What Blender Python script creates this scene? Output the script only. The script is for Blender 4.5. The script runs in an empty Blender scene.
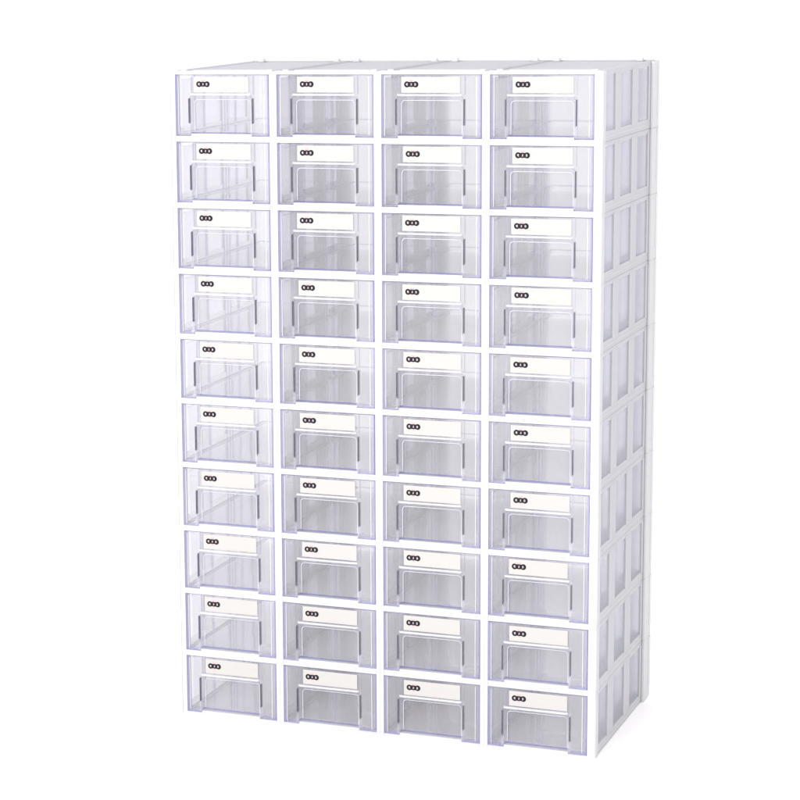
import bpy, bmesh, math, random
from mathutils import Vector, Matrix
random.seed(4)
S = bpy.context.scene
COL = S.collection

# ---------------------------------------------------------------- camera
cam_d = bpy.data.cameras.new('camera')
cam = bpy.data.objects.new('camera', cam_d); COL.objects.link(cam)
cam.location = (1.00492119, -2.27593319, 0.7877046)
cam.rotation_mode = 'XYZ'
cam.rotation_euler = (Matrix.Rotation(0.41864344, 3, 'Z') @ Matrix.Rotation(1.38299858, 3, 'X')
                      @ Matrix.Rotation(-0.02089364, 3, 'Z')).to_euler('XYZ')
cam_d.sensor_width = 36.0
cam_d.lens = 2433.21 / 800 * 36
cam_d.shift_x = 0.2285 / 0.8
cam_d.shift_y = 0.0228 / 0.8
cam_d.clip_start = 0.05
cam_d.clip_end = 100
S.camera = cam

# ---------------------------------------------------------------- light
world = bpy.data.worlds.new('World'); S.world = world
world.use_nodes = True
bgn = world.node_tree.nodes['Background']
bgn.inputs[0].default_value = (0.985, 0.985, 1.0, 1)
bgn.inputs[1].default_value = 1.12
S.view_settings.view_transform = 'Standard'
S.view_settings.look = 'None'
S.view_settings.exposure = 0.25
S.view_settings.gamma = 1.0
S.cycles.max_bounces = 12
S.cycles.transparent_max_bounces = 64
S.cycles.transmission_bounces = 8
S.cycles.diffuse_bounces = 7
S.cycles.glossy_bounces = 4
S.cycles.caustics_reflective = False
S.cycles.caustics_refractive = False

def area(name, loc, target, size, power, col=(1, 1, 1)):
    l = bpy.data.lights.new(name, 'AREA'); l.shape = 'RECTANGLE'
    l.size, l.size_y = size; l.energy = power; l.color = col
    o = bpy.data.objects.new(name, l); COL.objects.link(o)
    o.location = loc
    d = Vector(target) - Vector(loc)
    o.rotation_euler = d.to_track_quat('-Z', 'Y').to_euler()
    return o
area('added_key_front', (-0.5, -2.9, 1.7), (0.22, 0, 0.35), (1.7, 1.7), 50, (1, 0.99, 0.985))  # unseen lamp added to whiten the front frame and brighten the drawers
area('added_fill_right', (2.5, -2.2, 1.4), (0.4, 0.1, 0.3), (1.6, 1.6), 24)  # unseen fill added to light the window jambs and weaken the floor shadow

# ---------------------------------------------------------------- materials
def mat(name):
    m = bpy.data.materials.new(name); m.use_nodes = True
    nt = m.node_tree
    for n in list(nt.nodes): nt.nodes.remove(n)
    out = nt.nodes.new('ShaderNodeOutputMaterial')
    return m, nt, out

def white_plastic(name, colour, trans=0.25, rough=0.32, see=0.0):
    m, nt, out = mat(name)
    p = nt.nodes.new('ShaderNodeBsdfPrincipled')
    p.inputs['Roughness'].default_value = rough
    p.inputs['Specular IOR Level'].default_value = 0.4
    tc = nt.nodes.new('ShaderNodeTexCoord')
    nz = nt.nodes.new('ShaderNodeTexNoise'); nz.inputs['Scale'].default_value = 14
    nz.inputs['Detail'].default_value = 3
    nt.links.new(tc.outputs['Object'], nz.inputs['Vector'])
    cr = nt.nodes.new('ShaderNodeValToRGB')
    cr.color_ramp.elements[0].color = [c * 0.965 for c in colour] + [1]
    cr.color_ramp.elements[1].color = list(colour) + [1]
    nt.links.new(nz.outputs['Fac'], cr.inputs['Fac'])
    nt.links.new(cr.outputs['Color'], p.inputs['Base Color'])
    bp = nt.nodes.new('ShaderNodeBump'); bp.inputs['Strength'].default_value = 0.05
    bp.inputs['Distance'].default_value = 0.0006
    n2 = nt.nodes.new('ShaderNodeTexNoise'); n2.inputs['Scale'].default_value = 160
    nt.links.new(tc.outputs['Object'], n2.inputs['Vector'])
    nt.links.new(n2.outputs['Fac'], bp.inputs['Height'])
    nt.links.new(bp.outputs['Normal'], p.inputs['Normal'])
    if trans > 0:
        t = nt.nodes.new('ShaderNodeBsdfTranslucent')
        t.inputs['Color'].default_value = list(colour) + [1]
        mx = nt.nodes.new('ShaderNodeMixShader'); mx.inputs[0].default_value = trans
        nt.links.new(p.outputs[0], mx.inputs[1]); nt.links.new(t.outputs[0], mx.inputs[2])
        last = mx
        if see > 0:      # thin milky moulding: some light passes unscattered
            tp = nt.nodes.new('ShaderNodeBsdfTransparent'); tp.inputs[0].default_value = (0.97, 0.97, 0.985, 1)
            m2 = nt.nodes.new('ShaderNodeMixShader'); m2.inputs[0].default_value = see
            nt.links.new(mx.outputs[0], m2.inputs[1]); nt.links.new(tp.outputs[0], m2.inputs[2]); last = m2
        nt.links.new(last.outputs[0], out.inputs['Surface'])
    else:
        nt.links.new(p.outputs[0], out.inputs['Surface'])
    return m

def clear_plastic(name, tint, rough=0.03, body=0.0, body_col=(0.8, 0.8, 0.9), ior=1.45, wob=0.35, graze=None):
    """thin clear moulding: every face lets the light straight through with a tint and mirrors by Fresnel"""
    m, nt, out = mat(name)
    tr = nt.nodes.new('ShaderNodeBsdfTransparent'); tr.inputs[0].default_value = list(tint) + [1]
    gl = nt.nodes.new('ShaderNodeBsdfGlossy'); gl.inputs['Roughness'].default_value = rough
    gl.inputs['Color'].default_value = (1, 1, 1, 1)
    fr = nt.nodes.new('ShaderNodeFresnel'); fr.inputs['IOR'].default_value = ior
    # the two faces of the sheet mirror alike: undo the node's inversion of the index on back faces
    ge = nt.nodes.new('ShaderNodeNewGeometry')
    mr = nt.nodes.new('ShaderNodeMapRange'); mr.inputs['To Min'].default_value = ior
    mr.inputs['To Max'].default_value = 1.0 / ior
    nt.links.new(ge.outputs['Backfacing'], mr.inputs['Value']); nt.links.new(mr.outputs['Result'], fr.inputs['IOR'])
    tc = nt.nodes.new('ShaderNodeTexCoord')
    mp = nt.nodes.new('ShaderNodeMapping'); mp.inputs['Scale'].default_value = (1, 1, 0.25)
    nz = nt.nodes.new('ShaderNodeTexNoise'); nz.inputs['Scale'].default_value = 45
    nz.inputs['Detail'].default_value = 1.5
    nt.links.new(tc.outputs['Object'], mp.inputs['Vector']); nt.links.new(mp.outputs['Vector'], nz.inputs['Vector'])
    bp = nt.nodes.new('ShaderNodeBump'); bp.inputs['Strength'].default_value = wob
    bp.inputs['Distance'].default_value = 0.0015
    nt.links.new(nz.outputs['Fac'], bp.inputs['Height'])
    nt.links.new(bp.outputs['Normal'], gl.inputs['Normal'])
    if graze:            # a slanting ray goes through more plastic and picks up more of its tint
        lw = nt.nodes.new('ShaderNodeLayerWeight'); lw.inputs['Blend'].default_value = 0.5
        cm = nt.nodes.new('ShaderNodeMixRGB'); cm.inputs[1].default_value = list(tint) + [1]
        cm.inputs[2].default_value = list(graze) + [1]
        nt.links.new(lw.outputs['Facing'], cm.inputs[0]); nt.links.new(cm.outputs[0], tr.inputs[0])
    last = tr
    if body > 0:
        df = nt.nodes.new('ShaderNodeBsdfDiffuse'); df.inputs[0].default_value = list(body_col) + [1]
        m1 = nt.nodes.new('ShaderNodeMixShader'); m1.inputs[0].default_value = body
        nt.links.new(tr.outputs[0], m1.inputs[1]); nt.links.new(df.outputs[0], m1.inputs[2])
        last = m1
    mx = nt.nodes.new('ShaderNodeMixShader')
    nt.links.new(fr.outputs[0], mx.inputs[0])
    nt.links.new(last.outputs[0], mx.inputs[1]); nt.links.new(gl.outputs[0], mx.inputs[2])
    nt.links.new(mx.outputs[0], out.inputs['Surface'])
    return m

def plain(name, colour, rough=0.6):
    m, nt, out = mat(name)
    p = nt.nodes.new('ShaderNodeBsdfPrincipled'); p.inputs['Base Color'].default_value = list(colour) + [1]
    p.inputs['Roughness'].default_value = rough; p.inputs['Specular IOR Level'].default_value = 0.15
    nt.links.new(p.outputs[0], out.inputs['Surface'])
    return m

M_WHITE = white_plastic('white_plastic', (0.74, 0.74, 0.748), 0.25)
M_FROST_SHADED = white_plastic('frosted_plastic_shaded', (0.745, 0.74, 0.772), 0.5)  # same plastic as the inner walls, colour darkened to shade outer side and top
M_MILKYWALL_LIT = white_plastic('milky_plastic_lit', (0.95, 0.945, 0.952), 0.5, see=0.38)  # same plastic as the outer side, colour lightened to brighten the interior
M_POST = white_plastic('white_side_plastic', (0.77, 0.77, 0.785), 0.4)
M_ADDED_PANE = white_plastic('added_milky_pane', (0.82, 0.83, 0.87), 0.5, see=0.70)  # for panes added to dim the left windows and lighten the right ones
M_MILKY_LIT = white_plastic('milky_thin_plastic_lit', (0.95, 0.945, 0.952), 0.5, see=0.5)  # housing plastic again, lightened for brighter shelves and back
M_CLEAR = clear_plastic('clear_plastic', (0.988, 0.987, 0.991), body=0.08, graze=(0.92, 0.925, 0.945), body_col=(0.95, 0.94, 0.955))
M_FRONT = clear_plastic('clear_front_plastic', (0.990, 0.989, 0.994), body=0.065, body_col=(0.95, 0.94, 0.955))
M_RIM = clear_plastic('violet_plastic_edge', (0.80, 0.79, 0.96), rough=0.1, body=0.22, body_col=(0.46, 0.45, 0.85))
M_FAINT = clear_plastic('pale_plastic_edge', (0.90, 0.895, 0.95), rough=0.08, body=0.10, body_col=(0.66, 0.66, 0.74))
M_SLIT_SHADE = clear_plastic('painted_slit_shade', (0.34, 0.34, 0.40), rough=0.1, body=0.32, body_col=(0.11, 0.11, 0.14))  # dark reflection beside the bay, put into the colour
M_HIGHLIGHT = clear_plastic('painted_highlight_line', (0.90, 0.90, 0.93), rough=0.12, body=0.55, body_col=(0.88, 0.88, 0.92))  # white body colour stands in for highlights on edges and outline
M_HANDLE = clear_plastic('frosted_grip_plastic', (0.93, 0.93, 0.95), rough=0.12, body=0.34, body_col=(0.88, 0.88, 0.92))
M_SHEEN = clear_plastic('painted_bevel_sheen', (0.96, 0.96, 0.975), rough=0.1, body=0.16, body_col=(0.93, 0.93, 0.96))  # whitish body colour paints the glare on the bay's shoulders
M_CARD = plain('card_paper', (0.495, 0.478, 0.462), 0.8)
M_INK = plain('black_ink', (0.018, 0.012, 0.018), 0.6)
M_RED = plain('red_ink', (0.75, 0.22, 0.30), 0.6)
M_GLYPH = plain('white_print', (0.9, 0.88, 0.88), 0.6)
M_FLOOR = white_plastic('white_studio_paper', (0.955, 0.94, 0.93), 0, 0.7)

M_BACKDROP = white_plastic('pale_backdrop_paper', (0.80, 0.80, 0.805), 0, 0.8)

# ---------------------------------------------------------------- mesh helpers
class MB:
    def __init__(s): s.bm = bmesh.new(); s.mats = []
    def mi(s, m):
        if m not in s.mats: s.mats.append(m)
        return s.mats.index(m)
    def box(s, x0, x1, y0, y1, z0, z1, m, bev=0.0):
        k = s.mi(m)
        vs = [s.bm.verts.new((x, y, z)) for x in (x0, x1) for y in (y0, y1) for z in (z0, z1)]
        fs = []
        for q in ((0, 1, 3, 2), (4, 6, 7, 5), (0, 4, 5, 1), (2, 3, 7, 6), (0, 2, 6, 4), (1, 5, 7, 3)):
            f = s.bm.faces.new([vs[i] for i in q]); f.material_index = k; fs.append(f)
        if bev > 0:
            es = list({e for f in fs for e in f.edges})
            r = bmesh.ops.bevel(s.bm, geom=es, offset=bev, segments=2, profile=0.6, affect='EDGES')
            for f in r['faces']: f.material_index = k; f.smooth = True
        return fs
    def prism(s, pts, y0, y1, m, edge=None, caps=(True, True)):
        """polygon in x,z extruded along y"""
        k = s.mi(m); ke = s.mi(edge) if edge else k
        a = [s.bm.verts.new((x, y0, z)) for x, z in pts]; b = [s.bm.verts.new((x, y1, z)) for x, z in pts]
        n = len(pts)
        if caps[0]: s.bm.faces.new(a).material_index = k
        if caps[1]: s.bm.faces.new(b[::-1]).material_index = k
        for i in range(n):
            f = s.bm.faces.new((a[i], b[i], b[(i + 1) % n], a[(i + 1) % n])); f.material_index = ke
    def ring(s, outer, inner, y0, y1, m, edge=None, closed=True):
        """strip between two point loops of equal length (x,z), extruded along y"""
        k = s.mi(m); ke = s.mi(edge) if edge else k
        n = len(outer)
        V = lambda pts, y: [s.bm.verts.new((x, y, z)) for x, z in pts]
        oa, ob, ia, ib = V(outer, y0), V(outer, y1), V(inner, y0), V(inner, y1)
        rng = range(n) if closed else range(n - 1)
        for i in rng:
            j = (i + 1) % n
            for q, kk in (((oa[i], oa[j], ia[j], ia[i]), k), ((ob[j], ob[i], ib[i], ib[j]), k),
                          ((oa[j], oa[i], ob[i], ob[j]), ke), ((ia[i], ia[j], ib[j], ib[i]), ke)):
                f = s.bm.faces.new(q); f.material_index = kk
        if not closed:
            for i in (0, n - 1):
                f = s.bm.faces.new((oa[i], ia[i], ib[i], ob[i])); f.material_index = ke
    def poly(s, pts, y, m):
        f = s.bm.faces.new([s.bm.verts.new((x, y, z)) for x, z in pts]); f.material_index = s.mi(m)
    def mesh(s, name):
        bmesh.ops.recalc_face_normals(s.bm, faces=s.bm.faces[:])
        me = bpy.data.meshes.new(name)
        s.bm.to_mesh(me); s.bm.free()
        for m in s.mats: me.materials.append(m)
        return me
def link(name, me, parent=None, loc=(0, 0, 0)):
    o = bpy.data.objects.new(name, me); COL.objects.link(o)
    o.parent = parent; o.location = loc
    return o

# ---------------------------------------------------------------- the setting: white sweep
def sheet(name, prof, m):
    b = bmesh.new()
    rows = [[b.verts.new((x, y, z)) for y, z in prof] for x in (-4.5, 5.0)]
    for i in range(len(prof) - 1):
        f = b.faces.new((rows[0][i], rows[1][i], rows[1][i + 1], rows[0][i + 1])); f.smooth = True
    me = bpy.data.meshes.new(name); b.to_mesh(me); b.free(); me.materials.append(m)
    o = link(name, me); o['kind'] = 'structure'
    return o
def sweep():
    prof = [(-6.0, 0.0), (0.9, 0.0)]
    R = 0.9
    for i in range(1, 25):
        a = math.pi / 2 * i / 24
        prof.append((0.9 + R * math.sin(a), R - R * math.cos(a)))
    prof.append((1.8, 4.5))
    full = prof
    for name, prof, m in (('floor', full[:3], M_FLOOR), ('backdrop', full[2:], M_BACKDROP)):
        sheet(name, prof, m)
sweep()

# ---------------------------------------------------------------- the cabinet
P, H, D = 0.110, 0.06770, 0.2323
FW, FH = 0.0040, 0.0030          # half post and half beam of the front frame
GAP = 0.00003

def housing_mesh(left, right, top, bottom):
    """one white shell, origin at its front lower left corner"""
    b = MB()
    g = GAP
    x0, x1, z0, z1 = g, P - g, g, H - g
    xi = x1                            # the inner line the opening is measured from
    x1 = x1 + (0.0034 if right else 0)
    xo = x1 + (0.0004 if right else 0)
    xl = x0 - (0.0008 if left else 0)
    fd = 0.007
    # front flange, four bars butted end to end
    for (a, c, e, f) in ((xl, x0 + FW, z0, z1), (xi - FW, xo, z0, z1)):
        b.box(a, c, 0, fd, e, f, M_WHITE, 0.0002)
    b.box(x0 + FW + .00005, xi - FW - .00005, 0.0002, fd, z1 - FH, z1, M_WHITE, 0.0002)
    b.box(x0 + FW + .00005, xi - FW - .00005, 0.0002, fd, z0, z0 + FH, M_WHITE, 0.0002)
    # side walls with three windows
    t = 0.0018
    yr = D - 0.034
    zt, zb = z1 - 0.0042, z0 + 0.0098
    wins = [(0.016, 0.052), (0.078, 0.122), (0.148, 0.193)]
    for side in (0, 1):
        MW = M_FROST_SHADED if (side == 1 and right) else M_MILKYWALL_LIT
        wa, wb = (x0 + 0.0002, x0 + 0.0002 + t) if side == 0 else (x1 - 0.0002 - t, x1 - 0.0002)
        b.box(wa, wb, fd + .0001, D - .0001, zt, z1 - .0002, MW)
        b.box(wa, wb, fd + .0001, D - .0001, z0 + .0002, zb, MW)
        ys = [fd + .0001] + [v for w in wins for v in w] + [D - .0001]
        for i in range(0, len(ys), 2):
            b.box(wa, wb, ys[i], ys[i + 1], zb + .00003, zt - .00003, MW)
        # ribs standing inward round the windows' rear edges
        for (wy0, wy1) in wins:
            if side == 0: b.box(wb, wb + 0.0012, wy1, wy1 + 0.0016, zb, zt, M_WHITE)
            elif not right: b.box(wa - 0.0012, wa, wy1, wy1 + 0.0016, zb, zt, M_WHITE)
    # thin milky panes added in the outer windows to even out their brightness
    for on, px in ((left, x0 + 0.0010), (right, x1 - 0.0014)):
        if on:
            for (wy0, wy1) in wins:
                b.box(px, px + 0.0004, wy0 + .00004, wy1 - .00004, zb + .00004, zt - .00004, M_ADDED_PANE)
    if right:
        # outward bead at the front, the moulded lines of the bands, the thick rear post
        b.box(x1, x1 + 0.0011, fd + .0001, fd + 0.0042, z0, z1, M_POST, 0.0004)
        b.box(x1 - .0004, x1 + 0.0002, fd + 0.0045, D - 0.031, z0 + 0.0042, z0 + 0.0050, M_POST, 0.0002)
        b.box(x1, x1 + 0.0028, D - 0.030, D - 0.012, z0, z1, M_POST, 0.0007)
        b.box(x1, x1 + 0.0020, D - 0.010, D, z0, z1, M_POST, 0.0004)
        b.box(x1 + 0.0016, x1 + 0.0030, D - 0.0085, D - .0015, z0 + 0.012, z1 - 0.001, M_WHITE, 0.0004)
        for (wy0, wy1) in wins:      # raised jamb beside each window
            b.box(x1 - .0002, x1 + 0.0006, wy1 + 0.0002, wy1 + 0.0036, zb - 0.001, zt + 0.001, M_POST, 0.0003)
    if left:
        b.box(x0 - 0.0032, x0 - 0.0009, 0.0030, 0.0200, z0 + 0.0002, z1 - 0.0002, M_FROST_SHADED, 0.0005)
        b.box(x0 - 0.0008, x0 + 0.0001, 0.0075, 0.0195, z0 + 0.0004, z1 - 0.0004, M_FROST_SHADED)
    # top plate and back panel
    b.box(x0 + t + .0004, x1 - t - .0004, fd + .0001, D - 0.0025, z1 - 0.0022, z1 - 0.0008, M_FROST_SHADED if top else M_MILKY_LIT)
    b.box(x0 + t + .0004, x1 - t - .0004, D - 0.0022, D - .0003, z0 + .0003, z1 - .0003, M_MILKY_LIT)
    # raised middle of the front beam, under the grip bay
    b.box(BX0 + .0011, BX1 - .0011, 0.0003, 0.0058, z0 + FH - .0001, z0 + FH + 0.0022, M_WHITE, 0.0002)
    # rails the drawer slides on
    b.box(x0 + t + .0004, x0 + t + 0.005, fd + .0001, D - 0.003, z0 + 0.0022, z0 + 0.0034, M_WHITE)
    b.box(xi - t - 0.005, x1 - t - .0004, fd + .0001, D - 0.003, z0 + 0.0022, z0 + 0.0034, M_WHITE)
    if top:
        # raised rims and the coupling tabs of the uppermost row
        b.box(x0 + 0.002, x1 - 0.002, 0.0015, 0.003, z1 - 0.0002, z1 + 0.0006, M_WHITE)
        b.box(x0 + 0.020, x1 - 0.010, fd + .002, fd + 0.0035, z1 - .0008, z1 + 0.0013, M_WHITE, 0.0003)
        b.box(x0 + 0.002, x1 - 0.002, D - 0.006, D - 0.003, z1 - .0008, z1 + 0.0006, M_FROST_SHADED)
        for xx in (0.0125, P - 0.0045):
            b.box(xx - 0.0035, xx + 0.0025, 0.004, 0.0085, z1 - .0008, z1 + 0.0018, M_WHITE, 0.0006)
        for xx in (0.0105, P - 0.0125):
            b.box(xx - 0.0035, xx + 0.0035, D - 0.014, D - 0.007, z1 - .0008, z1 + 0.0034, M_WHITE, 0.0009)
        b.box(x0 + 0.001, x0 + 0.0022, fd + 0.004, D - 0.008, z1 - .0008, z1 + 0.0008, M_FROST_SHADED)
        b.box(x1 - 0.0022, x1 - 0.001, fd + 0.004, D - 0.008, z1 - .0008, z1 + 0.0008, M_FROST_SHADED)
    return b.mesh('housing')

# opening available to the drawer front (in housing coordinates)
OX0, OX1 = FW + 0.0005, P - FW - 0.0005
OZ0, OZ1 = FH + 0.0004, H - FH - 0.0004
OW, OH = OX1 - OX0, OZ1 - OZ0
BX0, BX1 = OX0 + 0.150 * OW, OX0 + 0.825 * OW      # the recessed bay
BZ1 = OZ0 + 0.665 * OH
BZ0 = OZ0 + 0.0030
REC = 0.0065

def bay_outline(x0, x1, z0, z1, r, flare=0.0):
    pts = [(x0 - flare, z0), (x0, z0 + 0.004 if flare else z0 + 0.0001)]
    for i in range(0, 9):
        a = math.pi - math.pi / 2 * i / 8
        pts.append((x0 + r + r * math.cos(a), z1 - r + r * math.sin(a)))
    for i in range(0, 9):
        a = math.pi / 2 - math.pi / 2 * i / 8
        pts.append((x1 - r + r * math.cos(a), z1 - r + r * math.sin(a)))
    pts += [(x1, z0 + 0.004 if flare else z0 + 0.0001), (x1 + flare, z0)]
    return pts

def front_mesh():
    b = MB()
    th = 0.0018
    y0 = -0.0006
    bay = bay_outline(BX0, BX1, OZ0, BZ1, 0.0042)
    # face plate with the bay cut out of its lower edge
    pts = [(OX0, OZ0)] + [p for p in bay] + [(OX1, OZ0), (OX1, OZ1), (OX0, OZ1)]
    b.prism([(x, z) for x, z in pts], y0, y0 + th, M_FRONT, M_RIM)
    # rim behind the plate: the thick violet cut edge
    w = 0.0012
    yb = 0.0085
    b.box(OX0, OX0 + 0.0011, y0 + th + .0001, 0.0045, OZ0, OZ1, M_RIM)
    b.box(OX1 - 0.0021, OX1, y0 + th + .0001, yb + 0.002, OZ0, OZ1, M_RIM)
    b.box(OX0 + w + .0001, BX0 - .0001, y0 + th + .0001, yb, OZ0, OZ0 + 0.0009, M_RIM)
    b.box(BX1 + .0001, OX1 - 0.0022, y0 + th + .0001, yb, OZ0, OZ0 + 0.0009, M_RIM)
    b.box(OX0 + w + .0001, OX1 - 0.0022, y0 + th + .0001, yb, OZ1 - 0.0008, OZ1, M_FAINT)
    # recessed bay: walls round it, its own pane with rounded top corners
    o = bay_outline(BX0, BX1, OZ0, BZ1, 0.0042)
    i_ = bay_outline(BX0 + 0.0008, BX1 - 0.0008, OZ0, BZ1 - 0.0008, 0.0036)
    b.ring(o, i_, y0 + th + .0001, REC - .0001, M_FRONT, M_FRONT, closed=False)
    b.prism(bay_outline(BX0, BX1, BZ0, BZ1, 0.0042), REC, REC + 0.0016, M_FRONT, M_FAINT)
    # inner outline of the pane, its line of glare painted white
    io = bay_outline(BX0 + 0.0030, BX1 - 0.0030, BZ0 + 0.001, BZ1 - 0.0042, 0.0040)
    ii = bay_outline(BX0 + 0.0036, BX1 - 0.0036, BZ0 + 0.001, BZ1 - 0.0049, 0.0036)
    b.ring(io, ii, REC - 0.0008, REC - .0001, M_HIGHLIGHT, M_HIGHLIGHT, closed=False)
    b.box(BX0 + .0002, BX1 - .0002, REC - 0.0004, REC + 0.002, BZ0 - 0.0010, BZ0 - .0001, M_RIM)
    # sloping shoulders between face plate and pane, whitened as painted glare
    so = bay_outline(BX0 + 0.0010, BX1 - 0.0010, BZ0 + 0.001, BZ1 - 0.0010, 0.0036)
    ka = b.mi(M_SHEEN)
    A = [b.bm.verts.new((x, 0.0016, z)) for x, z in so]; B = [b.bm.verts.new((x, REC - 0.0002, z)) for x, z in io]
    for i in range(len(A) - 1):
        b.bm.faces.new((A[i], A[i + 1], B[i + 1], B[i])).material_index = ka
    # white strips painting the bevel's highlight along both upright edges
    b.box(OX0 + 0.0032, OX0 + 0.0037, y0 - 0.0003, y0 - .0001, OZ0 + 0.002, OZ1 - 0.0015, M_HIGHLIGHT)
    b.box(OX1 - 0.0046, OX1 - 0.0041, y0 - 0.0003, y0 - .0001, OZ0 + 0.002, OZ1 - 0.0015, M_HIGHLIGHT)
    # dark strips painting the dark reflection where pane meets side wall
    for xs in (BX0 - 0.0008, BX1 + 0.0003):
        b.box(xs, xs + 0.0005, -0.0009, REC - 0.0030, OZ0 + 0.0125, BZ1 - 0.003, M_SLIT_SHADE)
    # pale feet below the dark strips
    for xs in (BX0 - 0.0008, BX1 - 0.0014):
        b.box(xs, xs + 0.0024, y0 - 0.0005, y0 - .0001, OZ0 + 0.0008, OZ0 + 0.0115, M_FRONT, 0.0)
    # the three thin ribs behind the pane that take a divider
    cx = (BX0 + BX1) / 2
    for dx in (-0.0028, 0.0002, 0.0032):
        b.box(cx + dx, cx + dx + 0.0005, REC + 0.0018, REC + 0.0042, BZ0 + 0.001, BZ1 - 0.004, M_FAINT)
    # inset edges either side of the card
    b.box(BX1 + 0.0004, BX1 + 0.0008, y0 + th + .0001, 0.005, BZ1 + 0.001, OZ1 - 0.001, M_FAINT)
    b.box(BX0 + 0.0012, BX0 + 0.0016, y0 + th + .0001, 0.005, BZ1 + 0.001, OZ1 - 0.001, M_FAINT)
    return b.mesh('front_panel')

def handle_mesh():
    """the grip lip over the bay"""
    b = MB()
    prof = [(-0.0007, BZ1 + 0.0002), (-0.0022, BZ1 + 0.0000), (-0.0028, BZ1 + 0.0008), (-0.0024, BZ1 + 0.0017), (-0.0007, BZ1 + 0.0022)]
    k = b.mi(M_HANDLE)
    xs = [BX0 + 0.0012, BX0 + 0.0026, BX1 - 0.0026, BX1 - 0.0012]
    L = []
    for n, x in enumerate(xs):
        s = 0.35 if n in (0, 3) else 1
        L.append([b.bm.verts.new((x, -0.0007 + (y + 0.0007) * s, z)) for y, z in prof])
    for a in range(3):
        for i in range(5):
            f = b.bm.faces.new((L[a][i], L[a + 1][i], L[a + 1][(i + 1) % 5], L[a][(i + 1) % 5])); f.material_index = k
    b.bm.faces.new(L[0][::-1]); b.bm.faces.new(L[3])
    return b.mesh('handle')

def tray_mesh():
    b = MB()
    w = 0.0013
    x0, x1 = 0.0052, P - 0.0052
    y0, y1 = 0.0130, D - 0.012
    z0, z1 = OZ0 + 0.0012, OZ1 - 0.0060
    b.box(x0, x0 + w, y0, y1, z0, z1, M_CLEAR)
    b.box(x1 - w, x1, y0, y1, z0, z1, M_CLEAR)
    b.box(x0 + w + .0001, x1 - w - .0001, y0, y1, z0, z0 + w, M_CLEAR)
    b.box(x0 + w + .0001, x1 - w - .0001, y1 - w, y1, z0 + w + .0001, z1, M_CLEAR)
    # rolled rims and the thick corners of the moulding
    b.box(x0 - 0.0004, x0 + w + 0.0003, y0, y1 + 0.0003, z1 + .0001, z1 + 0.0012, M_FAINT)
    b.box(x1 - w - 0.0003, x1 + 0.0004, y0, y1 + 0.0003, z1 + .0001, z1 + 0.0012, M_FAINT)
    b.box(x0 + w + 0.0004, x1 - w - 0.0004, y1 - w, y1, z1 + .0001, z1 + 0.0012, M_FAINT)
    b.box(x0 + w + .0001, x0 + w + 0.0009, y0, y1 - w - .0001, z0 + w + .0001, z0 + w + 0.0008, M_FAINT)
    b.box(x1 - w - 0.0009, x1 - w - .0001, y0, y1 - w - .0001, z0 + w + .0001, z0 + w + 0.0008, M_FAINT)
    b.box(x0 + w + .0010, x1 - w - .0010, y1 - w - 0.0009, y1 - w - .0001, z0 + w + .0001, z0 + w + 0.0008, M_FAINT)
    # divider slots: pairs of ribs down both side walls
    for yy in (0.065, 0.150):
        for s in (0, 0.0035):
            b.box(x0 + w + .0001, x0 + w + 0.0014, yy + s, yy + s + 0.0008, z0 + 0.003, z1 - 0.002, M_FAINT)
            b.box(x1 - w - 0.0014, x1 - w - .0001, yy + s, yy + s + 0.0008, z0 + 0.003, z1 - 0.002, M_FAINT)
    return b.mesh('drawer')

def circle(cx, cz, r, n=14, sx=1.0):
    return [(cx + r * sx * math.cos(2 * math.pi * i / n), cz + r * math.sin(2 * math.pi * i / n)) for i in range(n)]

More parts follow.
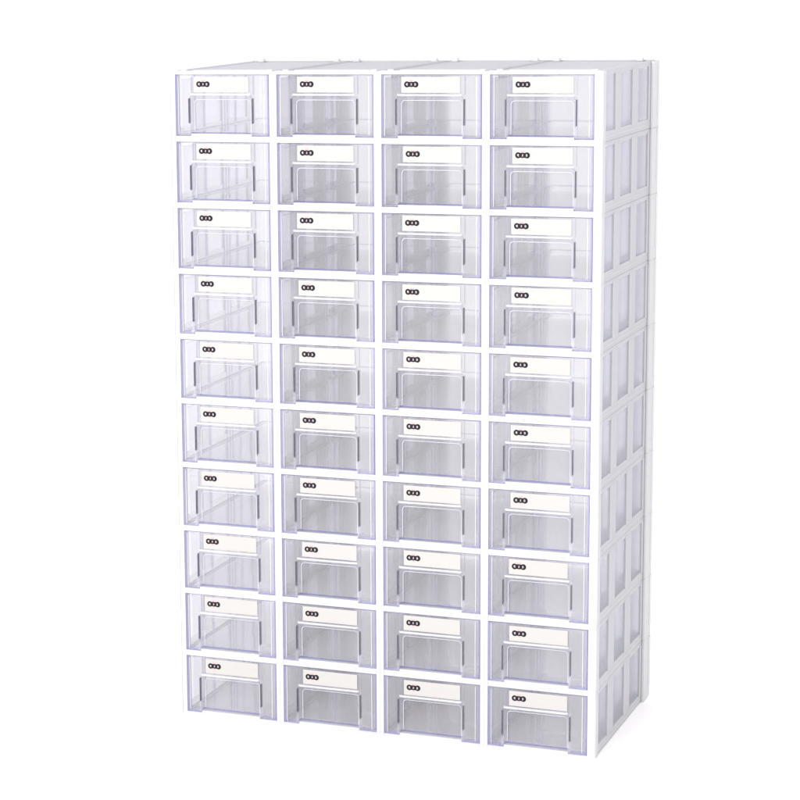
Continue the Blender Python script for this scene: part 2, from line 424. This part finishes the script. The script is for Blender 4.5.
def card_mesh():
    """cream label with the small bow-shaped black emblem, two red dots and three white characters"""
    b = MB()
    cx0, cx1 = OX0 + 0.212 * OW, OX0 + 0.800 * OW
    cz0, cz1 = OZ0 + 0.72 * OH, OZ1 - 0.0016
    yb = -0.0013
    b.box(cx0, cx1, yb, -0.0008, cz0, cz1, M_CARD)
    lx, lz = cx0 + 0.0102, (cz0 + cz1) / 2 + 0.0004
    y = yb - 0.00006
    # emblem outline
    out = []          # right lobe from below to above, waist, left lobe, waist
    def arc(cx, cz, r, a0, a1, n=9):
        for i in range(n + 1):
            a = math.radians(a0 + (a1 - a0) * i / n)
            out.append((cx + r * math.cos(a), cz + r * math.sin(a)))
    arc(lx + 0.0044, lz, 0.0030, -128, 128)
    arc(lx, lz, 0.0026, 65, 115, 4)
    arc(lx - 0.0044, lz, 0.0030, 52, 308)
    arc(lx, lz, 0.0026, 245, 295, 4)
    b.poly(out, y, M_INK)
    y2 = y - 0.00006
    def stroke(x0, z0, x1, z1, w=0.00023, m=M_GLYPH, yy=None):
        d = Vector((x1 - x0, z1 - z0)); n = Vector((-d.y, d.x)).normalized() * w / 2
        b.poly([(x0 + n.x, z0 + n.y), (x1 + n.x, z1 + n.y), (x1 - n.x, z1 - n.y), (x0 - n.x, z0 - n.y)], yy or y2, m)
    def offs(i): return y2 - 0.00002 * i
    k = 0
    for (a, c, d, e) in ((-5.2, 1.0, -3.2, 1.0), (-5.0, 0.1, -3.0, 0.1), (-4.9, -1.0, -3.1, -1.2), (-4.1, 1.6, -4.1, -1.2), (-5.2, 1.2, -5.3, -0.8),
                         (-0.8, 1.0, 0.8, 1.0), (0.7, 0.9, -0.6, -0.9), (-0.4, -0.1, 1.0, -1.0), (-0.9, -1.1, 0.0, -0.9),
                         (3.2, 1.3, 3.2, -1.3), (3.2, 1.3, 4.5, 1.1), (4.7, 1.0, 4.8, -1.0), (3.2, -1.3, 4.6, -1.1), (3.4, 0.1, 4.6, 0.1)):
        k += 1
        ox = -4.2 if a < -2 else (4.0 if a > 2 else 0)
        a, d = ox * 1.03 + (a - ox) * .72, ox * 1.03 + (d - ox) * .72; c *= .8; e *= .8
        stroke(lx + a / 1000, lz + c / 1000, lx + d / 1000, lz + e / 1000, yy=offs(k))
    for dx in (-0.0011, 0.0011):
        b.poly(circle(lx + dx, lz + 0.0033, 0.00058), y2, M_RED)
    stroke(lx - 0.0016, lz - 0.0033, lx + 0.0016, lz - 0.0033, 0.0003, M_RED)
    return b.mesh('label_card')

root = bpy.data.objects.new('storage_cabinet', None); COL.objects.link(root)
root['label'] = 'tall white plastic storage cabinet with forty clear drawers in four columns, standing on white'
root['category'] = 'cabinet'

housings = {}
fm, hm, tm, cm = front_mesh(), handle_mesh(), tray_mesh(), card_mesh()
proto = None
for r in range(10):
    for c in range(4):
        key = (c == 0, c == 3, r == 0, r == 9)
        if key not in housings: housings[key] = housing_mesh(*key)
        loc = (c * P, 0, (9 - r) * H)
        link('housing', housings[key], root, loc)
        if proto is None:
            proto = link('drawer', tm, root)
            for nm, me in (('front_panel', fm), ('handle', hm), ('label_card', cm)):
                link(nm, me, proto)
            d = proto; kids = list(proto.children)
        else:
            d = proto.copy(); COL.objects.link(d); d.parent = root
            kids = []
            for ch in proto.children:
                k = ch.copy(); COL.objects.link(k); k.parent = d; kids.append(k)
        d.rotation_euler.z = random.uniform(-0.0022, 0.0022)
        d.location = (loc[0] + random.uniform(-.0002, .0002), random.uniform(-0.0006, 0.0006), loc[2])
        for k in kids:
            if k.name.startswith('label_card'):
                k.location = (random.uniform(-0.0008, 0.0008), 0, random.uniform(-0.0003, 0.0003))
